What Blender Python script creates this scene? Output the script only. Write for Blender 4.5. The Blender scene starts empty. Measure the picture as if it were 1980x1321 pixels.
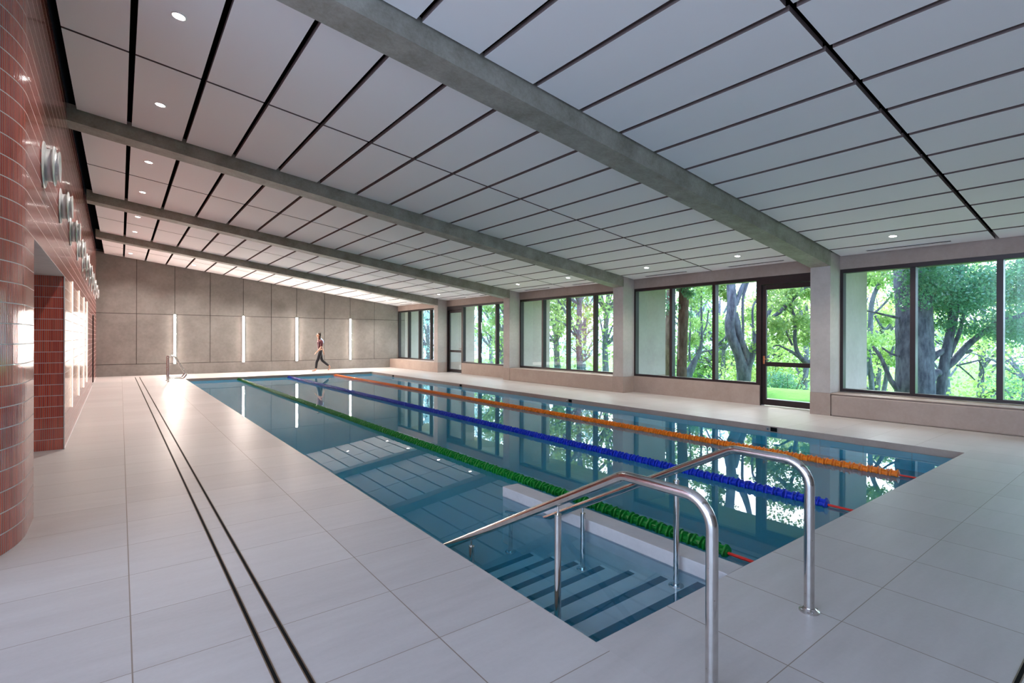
import bpy, bmesh, math, random
import numpy as np
from mathutils import Vector, Matrix
random.seed(7); rng = np.random.default_rng(11)
S = bpy.context.scene; C = S.collection
PI = math.pi

# ------------------------------------------------------------------ camera frame (metres, eye at 1.5 m)
FPX, CX, CY, EYE = 991.57, 990.0, 655.09, 1.5
_y, _p, _r = math.radians(37.3632), math.radians(-.033), math.radians(.1466)
FW = Vector((math.sin(_y)*math.cos(_p), math.cos(_y)*math.cos(_p), math.sin(_p)))
_R0 = Vector((math.cos(_y), -math.sin(_y), 0)); _U0 = _R0.cross(FW)
RT = _R0*math.cos(_r) + _U0*math.sin(_r); UP = -_R0*math.sin(_r) + _U0*math.cos(_r)
def at(px, py, d):
    """a point d metres ahead of the eye in the measured direction"""
    return Vector((0, 0, EYE)) + FW*d + RT*((px-CX)/FPX*d) + UP*(-(py-CY)/FPX*d)
cam = bpy.data.objects.new('camera', bpy.data.cameras.new('camera')); C.objects.link(cam)
cam.matrix_world = Matrix.Translation((0, 0, EYE)) @ Matrix((RT, UP, -FW)).transposed().to_4x4()
cam.data.sensor_width = 36; cam.data.lens = FPX/1980*36; cam.data.shift_y = (CY-660.5)/1980
cam.data.clip_start = .02; cam.data.clip_end = 400
S.camera = cam

# ------------------------------------------------------------------ measured layout
XP0, XP1, YP0, YP1 = 1.87, 8.90, 1.757, 22.0        # pool opening
WATER = -.095; PFLOOR = -1.30
YB = 24.88                                           # back wall
XC = 11.05; Y0, SP, CWD = 4.20, 5.21, .37            # columns
CA, CM = 4.622, -.1272                               # ceiling plane z = CA + CM*x
def ceil(x): return CA + CM*x
def lwx(y): return -.52 - .0085*y                    # left wall plane

# ------------------------------------------------------------------ node helpers
class N:
    def __init__(s, name):
        s.m = bpy.data.materials.new(name); s.m.use_nodes = True
        s.t = s.m.node_tree; s.t.nodes.clear()
        s.out = s.t.nodes.new('ShaderNodeOutputMaterial')
    def n(s, typ, ins=None, **kw):
        nd = s.t.nodes.new(typ)
        for k, v in kw.items(): setattr(nd, k, v)
        for k, v in (ins or {}).items():
            sock = nd.inputs[k]
            if isinstance(v, bpy.types.NodeSocket): s.t.links.new(v, sock)
            else: sock.default_value = v
        return nd
    def math(s, op, a, b=0.0, c=0.0):
        nd = s.t.nodes.new('ShaderNodeMath'); nd.operation = op
        for i, v in enumerate((a, b, c)):
            if isinstance(v, bpy.types.NodeSocket): s.t.links.new(v, nd.inputs[i])
            else: nd.inputs[i].default_value = v
        return nd.outputs[0]
    def mix(s, f, a, b):
        nd = s.t.nodes.new('ShaderNodeMix'); nd.data_type = 'RGBA'
        for k, v in ((0, f), (6, a), (7, b)):
            if isinstance(v, bpy.types.NodeSocket): s.t.links.new(v, nd.inputs[k])
            else: nd.inputs[k].default_value = v if k == 0 else (*v[:3], 1)
        return nd.outputs[2]
    def coord(s, uv=False):
        tc = s.n('ShaderNodeTexCoord'); o = tc.outputs['UV' if uv else 'Object']
        sp = s.n('ShaderNodeSeparateXYZ', {0: o}); return o, sp.outputs
    def noise(s, vec, scale, detail=3, rough=.55):
        return s.n('ShaderNodeTexNoise', {'Vector': vec, 'Scale': scale, 'Detail': detail, 'Roughness': rough}).outputs[0]
    def scalev(s, vec, v):
        return s.n('ShaderNodeVectorMath', {0: vec, 1: v}, operation='MULTIPLY').outputs[0]
    def line(s, u, off, pitch, w):
        """1 on joint lines of width w at off + k*pitch"""
        f = s.math('FRACT', s.math('DIVIDE', s.math('SUBTRACT', u, off-pitch/2), pitch))
        return s.math('LESS_THAN', s.math('ABSOLUTE', s.math('SUBTRACT', f, .5)), w/2/pitch)
    def cell(s, u, off, pitch): return s.math('FLOOR', s.math('DIVIDE', s.math('SUBTRACT', u, off), pitch))
    def rnd(s, a, b, sc=1.0):
        v = s.n('ShaderNodeCombineXYZ', {0: a, 1: b}); return s.n('ShaderNodeTexWhiteNoise', {0: v.outputs[0]}, noise_dimensions='3D').outputs[0]
    def ramp(s, f, a, b, lo=0., hi=1.):
        m = s.n('ShaderNodeMapRange', {0: f, 1: lo, 2: hi}, clamp=True); return s.mix(m.outputs[0], a, b)
    def bsdf(s, col, rough=.5, metal=0., spec=.5, normal=None, **kw):
        ins = {'Base Color': col if isinstance(col, bpy.types.NodeSocket) else (*col[:3], 1), 'Roughness': rough, 'Metallic': metal, 'Specular IOR Level': spec}
        if normal: ins['Normal'] = normal
        ins.update(kw)
        b = s.n('ShaderNodeBsdfPrincipled', ins); s.t.links.new(b.outputs[0], s.out.inputs[0]); return s.m
    def bump(s, h, strength=.3, dist=.01): return s.n('ShaderNodeBump', {'Height': h, 'Strength': strength, 'Distance': dist}).outputs[0]

def plain(name, col, rough=.5, metal=0., spec=.5):
    a = N(name); v, _ = a.coord()
    n = a.noise(v, 9.0, 3)
    c = a.ramp(n, [x*.93 for x in col], [min(1, x*1.06) for x in col], .3, .7)
    return a.bsdf(c, rough, metal, spec)
def emit(name, col, st):
    a = N(name); e = a.n('ShaderNodeEmission', {0: (*col, 1), 1: st}); a.t.links.new(e.outputs[0], a.out.inputs[0]); return a.m
def concrete(name, c0, c1, scale=1.6, rough=.72, bumpy=.12):
    a = N(name); v, _ = a.coord()
    n1 = a.noise(v, scale, 6, .62); n2 = a.noise(v, scale*9, 4, .6)
    f = a.math('ADD', a.math('MULTIPLY', n1, .7), a.math('MULTIPLY', n2, .3))
    c = a.ramp(f, c0, c1, .34, .66)
    pits = a.n('ShaderNodeTexVoronoi', {'Vector': v, 'Scale': 26.0}).outputs[0]
    pit = a.math('LESS_THAN', pits, .05)
    c = a.mix(a.math('MULTIPLY', pit, .35), c, [x*.5 for x in c0])
    return a.bsdf(c, rough, 0, .35, a.bump(n2, bumpy, .01))
def tilefloor(name, ox, px, oy, py, extra=None, limx=None):
    a = N(name); v, xyz = a.coord()
    streak = a.noise(a.scalev(v, (1.0, 5.5, 1.0)), 1.5, 5, .6)
    fine = a.noise(v, 38, 4, .6)
    r = a.rnd(a.cell(xyz[0], ox, px), a.cell(xyz[1], oy, py))
    f = a.math('ADD', a.math('MULTIPLY', streak, .62), a.math('ADD', a.math('MULTIPLY', fine, .18), a.math('MULTIPLY', r, .2)))
    c = a.ramp(f, (.40, .365, .35), (.50, .465, .45), .3, .72)
    j = a.math('MAXIMUM', a.line(xyz[0], ox, px, .006), a.line(xyz[1], oy, py, .0045))
    if extra:
        for axis, val in extra: j = a.math('MAXIMUM', j, a.math('LESS_THAN', a.math('ABSOLUTE', a.math('SUBTRACT', xyz[axis], val)), .003))
    c = a.mix(j, c, (.21, .16, .125))
    rr = a.math('ADD', .30, a.math('MULTIPLY', streak, .22))
    return a.bsdf(c, rr, 0, .42, a.bump(a.math('SUBTRACT', fine, a.math('MULTIPLY', j, 2.0)), .06, .004))

M = {}
M['floorA'] = tilefloor('porcelain tile side deck', .045, 1.228, 1.08, .59)
M['floorB'] = tilefloor('porcelain tile end deck', 2.44, .61, 1.1, .66)
M['floorC'] = tilefloor('porcelain tile window deck', 9.52, 1.22, 1.1, .60)
M['stone'] = tilefloor('porcelain tile coping', 0, .61, 0, .60)
M['soffitw'] = plain('white plaster', (.62, .60, .60), .8)
a = N('white acoustic panel'); M['panel'] = a.bsdf((.85, .82, .82), .8, 0, .2)
M['edge'] = plain('brown grey panel edge', (.17, .13, .125), .9, 0, .1)
M['void'] = plain('black ceiling void', (.004, .004, .004), 1, 0, 0)
M['beam'] = concrete('beam concrete', (.20, .185, .155), (.37, .35, .31), 3.2, .6, .25)
M['colc'] = concrete('column concrete', (.40, .36, .33), (.50, .46, .43), 1.4)
M['header'] = concrete('header concrete', (.30, .235, .205), (.38, .305, .27), 1.8)
M['benchm'] = concrete('beige bench tile', (.35, .265, .22), (.42, .33, .28), 2.4, .5, .05)
M['wallp'] = concrete('grey beige concrete panel', (.19, .175, .16), (.275, .258, .24), 1.1, .66, .06)
M['joint'] = plain('dark joint', (.05, .042, .038), .9, 0, .1)
M['frame'] = plain('dark bronze aluminium', (.030, .020, .022), .38, .3)
M['slot'] = plain('drain black', (.006, .006, .006), .8, 0, .1)
M['bronze'] = plain('bronze edge', (.20, .15, .11), .35, .8)
M['steel'] = None
a = N('polished stainless steel'); v, _ = a.coord()
n = a.noise(v, 14, 4); sp_ = a.math('LESS_THAN', a.n('ShaderNodeTexVoronoi', {'Vector': v, 'Scale': 22.0}).outputs[0], .06)
M['steel'] = a.bsdf(a.mix(a.math('MULTIPLY', sp_, .6), a.ramp(n, (.60, .57, .55), (.72, .70, .68), .3, .7), (.25, .18, .14)), a.math('ADD', .09, a.math('MULTIPLY', n, .07)), 1.0)
M['galv'] = plain('brushed light metal', (.66, .67, .67), .42, .45)
M['led'] = emit('warm white diffuser', (1.0, .88, .78), 120.0)
M['ledside'] = emit('warm white side diffuser', (1.0, .80, .62), 3.2)
M['lamp'] = emit('downlight lens', (1.0, .96, .92), 30.0)
M['nosing'] = plain('black nosing tile', (.006, .007, .012), .35)
M['rope_green'] = plain('green float plastic', (.004, .17, .018), .35)
M['rope_blue'] = plain('blue float plastic', (.006, .03, .42), .35)
M['rope_orange'] = plain('orange float plastic', (.85, .22, .012), .38)
M['red'] = plain('red cord', (.62, .02, .012), .45)
M['brass'] = plain('copper handle', (.62, .30, .15), .25, .9)
M['grass'] = None

# red glazed finger tiles: rows .145 m high, fingers .02 m wide, UV in metres
def redtile(name, gw):
    a = N(name); v, uv = a.coord(True)
    row, col_ = a.cell(uv[1], 0, .145), a.cell(uv[0], 0, gw)
    r = a.rnd(col_, row); r2 = a.rnd(row, a.cell(uv[0], 0, gw*7))
    c = a.mix(r, (.38, .034, .020), (.60, .095, .05))
    c = a.mix(a.math('MULTIPLY', a.math('GREATER_THAN', r, .93), .4), c, (.05, .008, .008))
    c = a.mix(a.math('MULTIPLY', r2, .22), c, (.42, .09, .05))
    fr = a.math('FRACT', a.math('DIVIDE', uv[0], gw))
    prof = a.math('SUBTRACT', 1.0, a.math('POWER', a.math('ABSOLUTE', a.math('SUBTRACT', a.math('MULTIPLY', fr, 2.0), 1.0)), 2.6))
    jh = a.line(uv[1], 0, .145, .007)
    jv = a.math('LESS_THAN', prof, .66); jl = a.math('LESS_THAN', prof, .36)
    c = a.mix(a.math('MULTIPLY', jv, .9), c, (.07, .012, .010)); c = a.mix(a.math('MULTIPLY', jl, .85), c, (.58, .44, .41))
    c = a.mix(jh, c, (.52, .47, .46))
    rough = a.math('ADD', .10, a.math('MULTIPLY', jh, .6))
    w = a.noise(v, 5.0, 2)
    h = a.math('ADD', prof, a.math('MULTIPLY', w, .5))
    return a.bsdf(c, rough, 0, .9, a.bump(a.math('MULTIPLY', h, a.math('SUBTRACT', 1.0, jh)), .20, .0030))
M['red_tile'] = redtile('red glazed finger tiles', .0205)

M['copingst'] = concrete('pale coping stone', (.40, .37, .37), (.48, .45, .45), 2.5, .45, .03)
# pool tile
a = N('pale blue grey pool tile'); v, xyz = a.coord()
nz = a.noise(v, 2.0, 4); j = a.math('MAXIMUM', a.line(xyz[0], .02, .6, .004), a.math('MAXIMUM', a.line(xyz[1], .05, .6, .004), a.line(xyz[2], -.1, .3, .004)))
M['pooltile'] = a.bsdf(a.mix(j, a.ramp(nz, (.26, .82, .96), (.32, .88, .99), .3, .7), (.25, .30, .30)), .5, 0, .3)
M['steptile'] = plain('pale grey step tile', (.60, .60, .58), .45)
# glass pane: clear sheet with a mirror share
a = N('window glass')
tr = a.n('ShaderNodeBsdfTransparent', {0: (.93, .97, .98, 1)}); gl = a.n('ShaderNodeBsdfGlossy', {0: (1, 1, 1, 1), 'Roughness': 0.0})
fr = a.n('ShaderNodeFresnel', {0: 1.45}); mx = a.n('ShaderNodeMixShader', {0: a.math('MINIMUM', a.math('MULTIPLY', fr.outputs[0], 0.22), .3), 1: tr.outputs[0], 2: gl.outputs[0]})
a.t.links.new(mx.outputs[0], a.out.inputs[0]); M['glass'] = a.m
# water
a = N('pool water'); v, _ = a.coord()
wn = a.noise(a.scalev(v, (1, 1, 1)), 1.1, 2, .5)
g = a.n('ShaderNodeBsdfGlass', {0: (1, 1, 1, 1), 'Roughness': 0.0, 'IOR': 1.333, 'Normal': a.bump(wn, .03, .012)})
df = a.n('ShaderNodeBsdfDiffuse', {0: (.0, .52, 1.0, 1)})   # blue diffuse share standing in for light scattered back by the water
mw = a.n('ShaderNodeMixShader', {0: .11, 1: g.outputs[0], 2: df.outputs[0]})
a.t.links.new(mw.outputs[0], a.out.inputs[0])
ab = a.n('ShaderNodeVolumeAbsorption', {0: (.0, .86, .995, 1), 1: .36}); a.t.links.new(ab.outputs[0], a.out.inputs[1])
M['water'] = a.m
# bark / leaves / grass
def bark(name, c0, c1):
    a = N(name); v, _ = a.coord(); n = a.noise(a.scalev(v, (1, 1, .35)), 9, 6, .65)
    return a.bsdf(a.ramp(n, c0, c1, .35, .65), .9, 0, .15, a.bump(n, .6, .04))
M['bark_grey'] = bark('grey bark', (.07, .07, .10), (.20, .20, .255))
M['bark_brown'] = bark('brown bark', (.075, .05, .04), (.19, .13, .10))
def leafm(name, c0, c1):
    a = N(name); v, _ = a.coord(); n = a.noise(v, 1.3, 3, .6)
    g_ = a.n('ShaderNodeNewGeometry'); rr = a.math('ADD', a.math('MULTIPLY', g_.outputs['Random Per Island'], .5), a.math('MULTIPLY', n, .5))
    c = a.ramp(rr, c0, c1, .25, .75)
    d = a.n('ShaderNodeBsdfDiffuse', {0: c}); t = a.n('ShaderNodeBsdfTranslucent', {0: a.mix(.3, c, (.50, .72, .28))})
    gl = a.n('ShaderNodeBsdfGlossy', {0: (1, 1, 1, 1), 'Roughness': .35})
    m1 = a.n('ShaderNodeMixShader', {0: .5, 1: d.outputs[0], 2: t.outputs[0]}); m2 = a.n('ShaderNodeMixShader', {0: .05, 1: m1.outputs[0], 2: gl.outputs[0]})
    a.t.links.new(m2.outputs[0], a.out.inputs[0]); return a.m
M['leaf_teal'] = leafm('deep green leaves', (.012, .12, .09), (.09, .31, .20))
M['leaf_green'] = leafm('fresh green leaves', (.08, .20, .04), (.34, .48, .13))
M['leaf_lime'] = leafm('lime leaves', (.22, .34, .05), (.56, .62, .22))
M['leaf_haze'] = leafm('haze tinted leaves', (.40, .58, .68), (.65, .80, .88))  # distance haze put into the leaf colour
a = N('lawn'); v, _ = a.coord(); n = a.noise(v, 5, 5, .7); n2 = a.noise(v, .35, 2)
M['grass'] = a.bsdf(a.mix(n2, a.ramp(n, (.06, .22, .03), (.20, .48, .10), .3, .7), (.16, .38, .08)), .95, 0, .1, a.bump(n, .8, .05))
M['paving'] = concrete('pale path paving', (.62, .62, .60), (.75, .75, .73), 1.5)
M['timber'] = None
a = N('soffit boards'); v, xyz = a.coord(); n = a.noise(a.scalev(v, (1, .15, 1)), 8, 4)
M['timber'] = a.bsdf(a.mix(a.line(xyz[0], 0, .12, .008), a.ramp(n, (.42, .36, .22), (.56, .50, .34)), (.08, .07, .05)), .7)
M['skin'] = plain('skin', (.55, .30, .21), .5); M['hair'] = plain('dark brown hair', (.035, .018, .012), .45)
M['maroon'] = plain('maroon jersey', (.085, .012, .022), .8); M['legging'] = plain('black leggings', (.006, .006, .010), .7)
M['towel'] = plain('pale blue towel', (.45, .58, .75), .95); M['eye'] = plain('dark eye', (.02, .012, .01), .2); M['lip'] = plain('lip', (.42, .13, .11), .4)

# ------------------------------------------------------------------ mesh helpers
class MB:
    def __init__(s): s.v = []; s.f = []; s.mi = []; s.uv = None; s.sm = []
    def add(s, vs, fs, mi=0, smooth=False):
        b = len(s.v); s.v += [tuple(q) for q in vs]
        for f in fs: s.f.append(tuple(b+i for i in f)); s.mi.append(mi); s.sm.append(smooth)
        return s
    def box(s, x0, x1, y0, y1, z0, z1, mi=0):
        v = [(x, y, z) for z in (z0, z1) for x, y in ((x0, y0), (x1, y0), (x1, y1), (x0, y1))]
        return s.add(v, [(3, 2, 1, 0), (4, 5, 6, 7), (0, 1, 5, 4), (1, 2, 6, 5), (2, 3, 7, 6), (3, 0, 4, 7)], mi)
    def sbox(s, x0, x1, y0, y1, zb, zt, mi=0):
        """box whose bottom/top heights are functions of x"""
        v = [(x, y, z(x)) for z in (zb, zt) for x, y in ((x0, y0), (x1, y0), (x1, y1), (x0, y1))]
        return s.add(v, [(3, 2, 1, 0), (4, 5, 6, 7), (0, 1, 5, 4), (1, 2, 6, 5), (2, 3, 7, 6), (3, 0, 4, 7)], mi)
    def bbox(s, x0, x1, y0, y1, z0, z1, r=.005, mi=0):
        bm = bmesh.new(); bmesh.ops.create_cube(bm, size=1)
        bmesh.ops.scale(bm, vec=(x1-x0, y1-y0, z1-z0), verts=bm.verts)
        bmesh.ops.translate(bm, vec=((x0+x1)/2, (y0+y1)/2, (z0+z1)/2), verts=bm.verts)
        bmesh.ops.bevel(bm, geom=bm.edges[:], offset=r, segments=2, affect='EDGES', profile=.5)
        bm.verts.index_update(); s.add([v.co for v in bm.verts], [[v.index for v in f.verts] for f in bm.faces], mi); bm.free(); return s
    def tube(s, pts, r, n=14, mi=0, caps=True):
        pts = [Vector(p) for p in pts]; rr = r if hasattr(r, '__len__') else [r]*len(pts)
        t0 = (pts[1]-pts[0]).normalized(); u = t0.orthogonal().normalized(); vs = []
        for i, p in enumerate(pts):
            t = ((pts[min(i+1, len(pts)-1)]-pts[max(i-1, 0)])).normalized()
            u = (u - t*u.dot(t)).normalized(); w = t.cross(u)
            vs += [p + (u*math.cos(2*PI*k/n) + w*math.sin(2*PI*k/n))*rr[i] for k in range(n)]
        fs = [(i*n+k, i*n+(k+1) % n, (i+1)*n+(k+1) % n, (i+1)*n+k) for i in range(len(pts)-1) for k in range(n)]
        s.add(vs, fs, mi, True)
        if caps: s.add(vs[:n], [tuple(range(n))[::-1]], mi); s.add(vs[-n:], [tuple(range(n))], mi)
        return s
    def lathe(s, prof, origin, axis, n=24, mi=0, smooth=False, squash=None):
        """prof: (distance along axis, radius)"""
        o = Vector(origin); ax = Vector(axis).normalized(); u = ax.orthogonal().normalized(); w = ax.cross(u); vs = []
        for d, r in prof: vs += [o+ax*d+(u*math.cos(2*PI*k/n)+w*math.sin(2*PI*k/n))*r for k in range(n)]
        fs = [(i*n+k, i*n+(k+1) % n, (i+1)*n+(k+1) % n, (i+1)*n+k) for i in range(len(prof)-1) for k in range(n)]
        fs += [tuple(range(n))[::-1], tuple((len(prof)-1)*n+k for k in range(n))]
        return s.add(vs, fs, mi, smooth)
    def build(s, name, mats, parent=None, **props):
        me = bpy.data.meshes.new(name); me.from_pydata(s.v, [], s.f)
        for m in (mats if isinstance(mats, (list, tuple)) else [mats]): me.materials.append(m)
        me.polygons.foreach_set('material_index', s.mi); me.polygons.foreach_set('use_smooth', s.sm)
        if s.uv: 
            l = me.uv_layers.new(name='UVMap')
            for i, q in enumerate(s.uv): l.data[i].uv = q
        me.update(); o = bpy.data.objects.new(name, me); C.objects.link(o)
        if parent: o.parent = parent
        for k, v in props.items(): o[k] = v
        return o
def root(name, loc, label, cat, group=None, rz=0):
    o = bpy.data.objects.new(name, None); C.objects.link(o); o.location = loc; o.rotation_euler.z = rz; o.empty_display_size = .1
    o['label'] = label; o['category'] = cat
    if group: o['group'] = group
    return o
def tag(o, label, cat, group=None):
    o['label'] = label; o['category'] = cat
    if group: o['group'] = group
    return o
def struct(o, label=None):
    o['kind'] = 'structure'
    if label: o['label'] = label
    return o
def dup(o, loc, label, group=None, rz=None):
    c = o.copy(); C.objects.link(c); c.location = loc
    if rz is not None: c.rotation_euler.z = rz
    c['label'] = label
    if group: c['group'] = group
    for ch in list(o.children):
        d = ch.copy(); C.objects.link(d); d.parent = c
        for g2 in list(ch.children):
            e = g2.copy(); C.objects.link(e); e.parent = d
    return c

# ================================================================== ROOM SHELL
YN, XF = -6.4, -6.0
XW = 11.50                                            # inner face of the window wall
f = MB()
f.box(XF, XP0, YN, YB+.3, -.05, 0, 0)
f.box(XP0, XW+.3, YN, YP0, -.05, 0, 1)
f.box(XP1, XW+.3, YP0, YB+.3, -.05, 0, 2)
f.box(XP0, XP1, YP1, YB+.3, -.05, 0, 1)
struct(f.build('floor', [M['floorA'], M['floorB'], M['floorC']]), 'pale beige stone tiled pool deck')

# back wall of concrete panels
jx = [-.80, .499, 1.754, 3.002, 4.256, 5.384, 6.473, 7.733, 8.977, 10.222, 11.9]
w = MB(); g_ = .009
w.sbox(-3, 13.0, YB+.03, YB+.25, lambda x: -.1, lambda x: ceil(x)+.35, 1)
for i in range(len(jx)-1):
    x0, x1 = jx[i]+g_, jx[i+1]-g_
    w.box(x0, x1, YB, YB+.06, .454+g_, 2.431-g_, 0)
    w.sbox(x0, x1, YB, YB+.06, lambda x: 2.431+g_, lambda x: ceil(x)+.05, 0)
for x0, x1 in ((-.8, 2.4), (2.404, 5.4), (5.404, 8.4), (8.404, 11.9)): w.box(x0, x1, YB-.004, YB+.06, 0, .454-g_, 0)
struct(w.build('wall_back', [M['wallp'], M['joint']]), 'grey beige concrete panel wall at the far end')
w = MB(); w.box(11.9, 12.95, YB, YB+.25, -.1, 3.2)
struct(w.build('wall_outer', M['colc']))
w = MB(); w.sbox(XF, XW, YN-.2, YN, lambda x: 0, lambda x: ceil(x)+.3); struct(w.build('wall_near', M['wallp']))

# left wall of red tiles: curved end, niche opening, far door
OY0, OY1, OZ = 5.77, 9.10, 2.315; DY0, DY1, DZ = 20.6, 22.0, 2.24
path = [(-6.0, 4.15), (-1.766, 4.15)]
cxx, cyy, rad = -1.766, 5.35, 1.2
for k in range(1, 25):
    t = -PI/2 + PI/2*k/24; path.append((cxx+rad*math.cos(t), cyy+rad*math.sin(t)))
for yy in (OY0, OY1, 12, 16, DY0, DY1, YB): path.append((lwx(yy), yy))
w = MB(); uvs = []; u = 0
def quad(mb, a_, b_, z0a, z0b, z1a, z1b, u0, u1, mi=0):
    mb.add([(a_[0], a_[1], z0a), (b_[0], b_[1], z0b), (b_[0], b_[1], z1b), (a_[0], a_[1], z1a)], [(0, 1, 2, 3)], mi)
    mb.uv += [(u0, z0a), (u1, z0b), (u1, z1b), (u0, z1a)]
w.uv = []
for p, q in zip(path, path[1:]):
    L = math.hypot(q[0]-p[0], q[1]-p[1]); zb = 0
    if abs(p[1]-OY0) < 1e-6: zb = OZ
    if abs(p[1]-DY0) < 1e-6: zb = DZ
    quad(w, p, q, zb, zb, ceil(p[0])+.12, ceil(q[0])+.12, u, u+L); u += L
nx = -2.7                                             # niche walls (end wall faces the camera)
quad(w, (nx, OY1), (lwx(OY1), OY1), 0, 0, OZ, OZ, 0, lwx(OY1)-nx)
quad(w, (nx, OY0-1.0), (nx, OY1), 0, 0, OZ, OZ, 0, 3.33)
quad(w, (lwx(OY0), OY0), (lwx(OY0)-.12, OY0), 0, 0, OZ, OZ, 0, .12)
quad(w, (lwx(OY0)-.12, OY0), (-1.9, OY0-.3), 0, 0, OZ, OZ, 0, 1.2)
w.add([(lwx(OY0), OY0, OZ), (nx, OY0-1.0, OZ), (nx, OY1, OZ), (lwx(OY1), OY1, OZ)], [(0, 1, 2, 3)], 1); w.uv += [(0, 0)]*4
w.add([(lwx(OY0)-.12, OY0-.4, OZ), (lwx(OY0), OY0, OZ), (nx, OY0-1, OZ)], [(0, 1, 2)], 1); w.uv += [(0, 0)]*3
for yy, dx in ((DY0, .25), (DY1, .25)):
    quad(w, (lwx(yy), yy), (lwx(yy)-dx, yy), 0, 0, DZ, DZ, 0, dx, 2)
w.add([(lwx(DY0), DY0, DZ), (lwx(DY0)-.25, DY0, DZ), (lwx(DY1)-.25, DY1, DZ), (lwx(DY1), DY1, DZ)], [(0, 1, 2, 3)], 1); w.uv += [(0, 0)]*4
struct(w.build('wall_left', [M['red_tile'], M['soffitw'], M['frame']]), 'curved wall of glossy red finger tiles')
t = MB(); t.box(lwx(OY1)-.004, lwx(OY1)+.006, OY1-.012, OY1+.004, 0, OZ); struct(t.build('trim_1', M['soffitw']))
t = MB(); t.sbox(0, 1, 0, 1, lambda x: 0, lambda x: 0)
t = MB()
for ya, yb in ((OY1, DY0), (DY1, YB)):
    t.add([(lwx(ya)-.01, ya, 0), (lwx(ya)+.008, ya, 0), (lwx(yb)+.008, yb, 0), (lwx(yb)-.01, yb, 0), (lwx(ya)-.01, ya, .012), (lwx(ya)+.008, ya, .012), (lwx(yb)+.008, yb, .012), (lwx(yb)-.01, yb, .012)], [(4, 5, 6, 7), (0, 1, 5, 4), (1, 2, 6, 5), (2, 3, 7, 6), (3, 0, 4, 7)])
struct(t.build('trim_2', M['soffitw']))
# door at the end of the red wall
d = root('door_3', (lwx(21.3)-.14, 21.3, 0), 'dark red door recessed in the red tiled wall', 'door'); del d['category']; struct(d)
b = MB(); b.box(-.03, .02, -.68, .68, .01, DZ-.02); b.build('door_leaf', plain('dark maroon door', (.012, .003, .003), .6), d)
b = MB(); b.tube([(.02, .5, 1.02), (.07, .5, 1.02), (.07, .36, 1.02)], .011, 10); b.build('door_handle', M['steel'], d)

# ceiling: sloped panels below a black void
c = MB()
c.sbox(XF-.2, 11.9, YN-.3, YB+.3, lambda x: ceil(x)+.13, lambda x: ceil(x)+.28, 1)
GX, GP, GW = .098, .6768, .058
bays = [(YN, Y0-SP-.03), (Y0-SP+CWD+.03, Y0-.03)] + [(Y0+k*SP+CWD+.03, Y0+(k+1)*SP-.03) for k in range(3)] + [(Y0+3*SP+CWD+.03, YB-.02)]
for bi, (ya, yb) in enumerate(bays):
    ym = 1.865 if bi == 1 else (ya+yb)/2; gg = .028 if bi < 2 else .02
    for k in range(-9, 17):
        x0 = GX+k*GP+GW/2; x1 = GX+(k+1)*GP-GW/2
        if bi >= 2:
            if x1 < -.5: continue
            x0 = max(x0, -.49)
        x0 = max(x0, XF+.02); x1 = min(x1, 11.46)
        if k == 16: x1 = 11.47
        for y0, y1 in ((ya, ym-gg), (ym+gg, yb)):
            c.sbox(x0, x1, y0, y1, ceil, lambda x: ceil(x)+.05, 0); c.mi[-4:] = [2]*4
# little hanger clips in the black gaps
struct(c.build('ceiling', [M['panel'], M['void'], M['edge']]), 'sloped ceiling of white acoustic panels with black gaps')
LY = [0.62, 3.04, 5.82, 8.19, 11.0, 13.37, 16.2, 18.55, 21.3, 23.46]
names_b = ['nearest', 'second', 'third', 'fourth']
for k in range(-1, 4):
    x0 = -.6 if k > 0 else XF
    b = MB(); ya = Y0+k*SP
    b.sbox(x0, XC+.02, ya, ya+CWD, lambda x: ceil(x)-.185-.0085*x, lambda x: ceil(x)+.06)
    o = b.build('ceiling_beam', M['beam'])
    if k < 0: struct(o)
    else: tag(o, ['massive mottled grey concrete beam crossing the ceiling closest to the viewer', 'second concrete ceiling beam from the viewer, meeting the red wall above its wall nozzles', 'third concrete ceiling beam from the viewer, middle of the hall', 'farthest thin concrete ceiling beam, nearest the back wall'][k], 'beam', 'concrete beams across the ceiling')
# columns, each running out through the window wall as a fin
for k in range(-1, 4):
    ya = Y0+k*SP; lab = ['concrete column right of the nearest glass door, closest to the viewer', 'second concrete column from the viewer, just right of the four-pane window', 'third concrete column from the viewer, just left of the four-pane window', 'farthest concrete column beside the distant narrow door']
    r_ = root('concrete_column', (XC+.2, ya+CWD/2, 0), lab[k] if k >= 0 else '', 'column', 'columns along the window wall')
    if k < 0: del r_['category'], r_['group'], r_['label']; struct(r_)
    b = MB(); b.bbox(-.2, 1.72, -CWD/2, CWD/2, .44, ceil(XC)+.0, .006); b.build('shaft', M['colc'], r_)
    b = MB(); b.bbox(-.202, .30, -CWD/2-.002, CWD/2+.002, 0, .438, .004); b.box(.30, 1.72, -CWD/2, CWD/2, -.1, .44); b.build('tiled_base', M['benchm'], r_)

# window wall: header, low walls
w = MB()
bayy = [(YN, Y0-SP), (Y0-SP+CWD, Y0)] + [(Y0+k*SP+CWD, Y0+(k+1)*SP) for k in range(3)] + [(Y0+3*SP+CWD, YB)]
for ya, yb in bayy: w.sbox(XW, XW+.3, ya, yb, lambda x: 2.90, lambda x: 3.30)
w.box(XW, XW+.22, Y0+CWD+1.25, Y0+SP, 0, .455, 1); w.box(XW, XW+.22, Y0+2*SP+CWD, 18.58, 0, .455, 1)
for i in (1, 3, 5): w.box(XW, XW+.22, bayy[i][0], bayy[i][1], -.1, .44, 1)
w.box(XW, XW+.3, bayy[0][0], bayy[0][1], -.1, 2.90)  # unseen bay, closed solid to cut daylight at the near end
struct(w.build('wall_right', [M['header'], M['benchm']]), 'beige concrete header and low wall around the windows')
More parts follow.
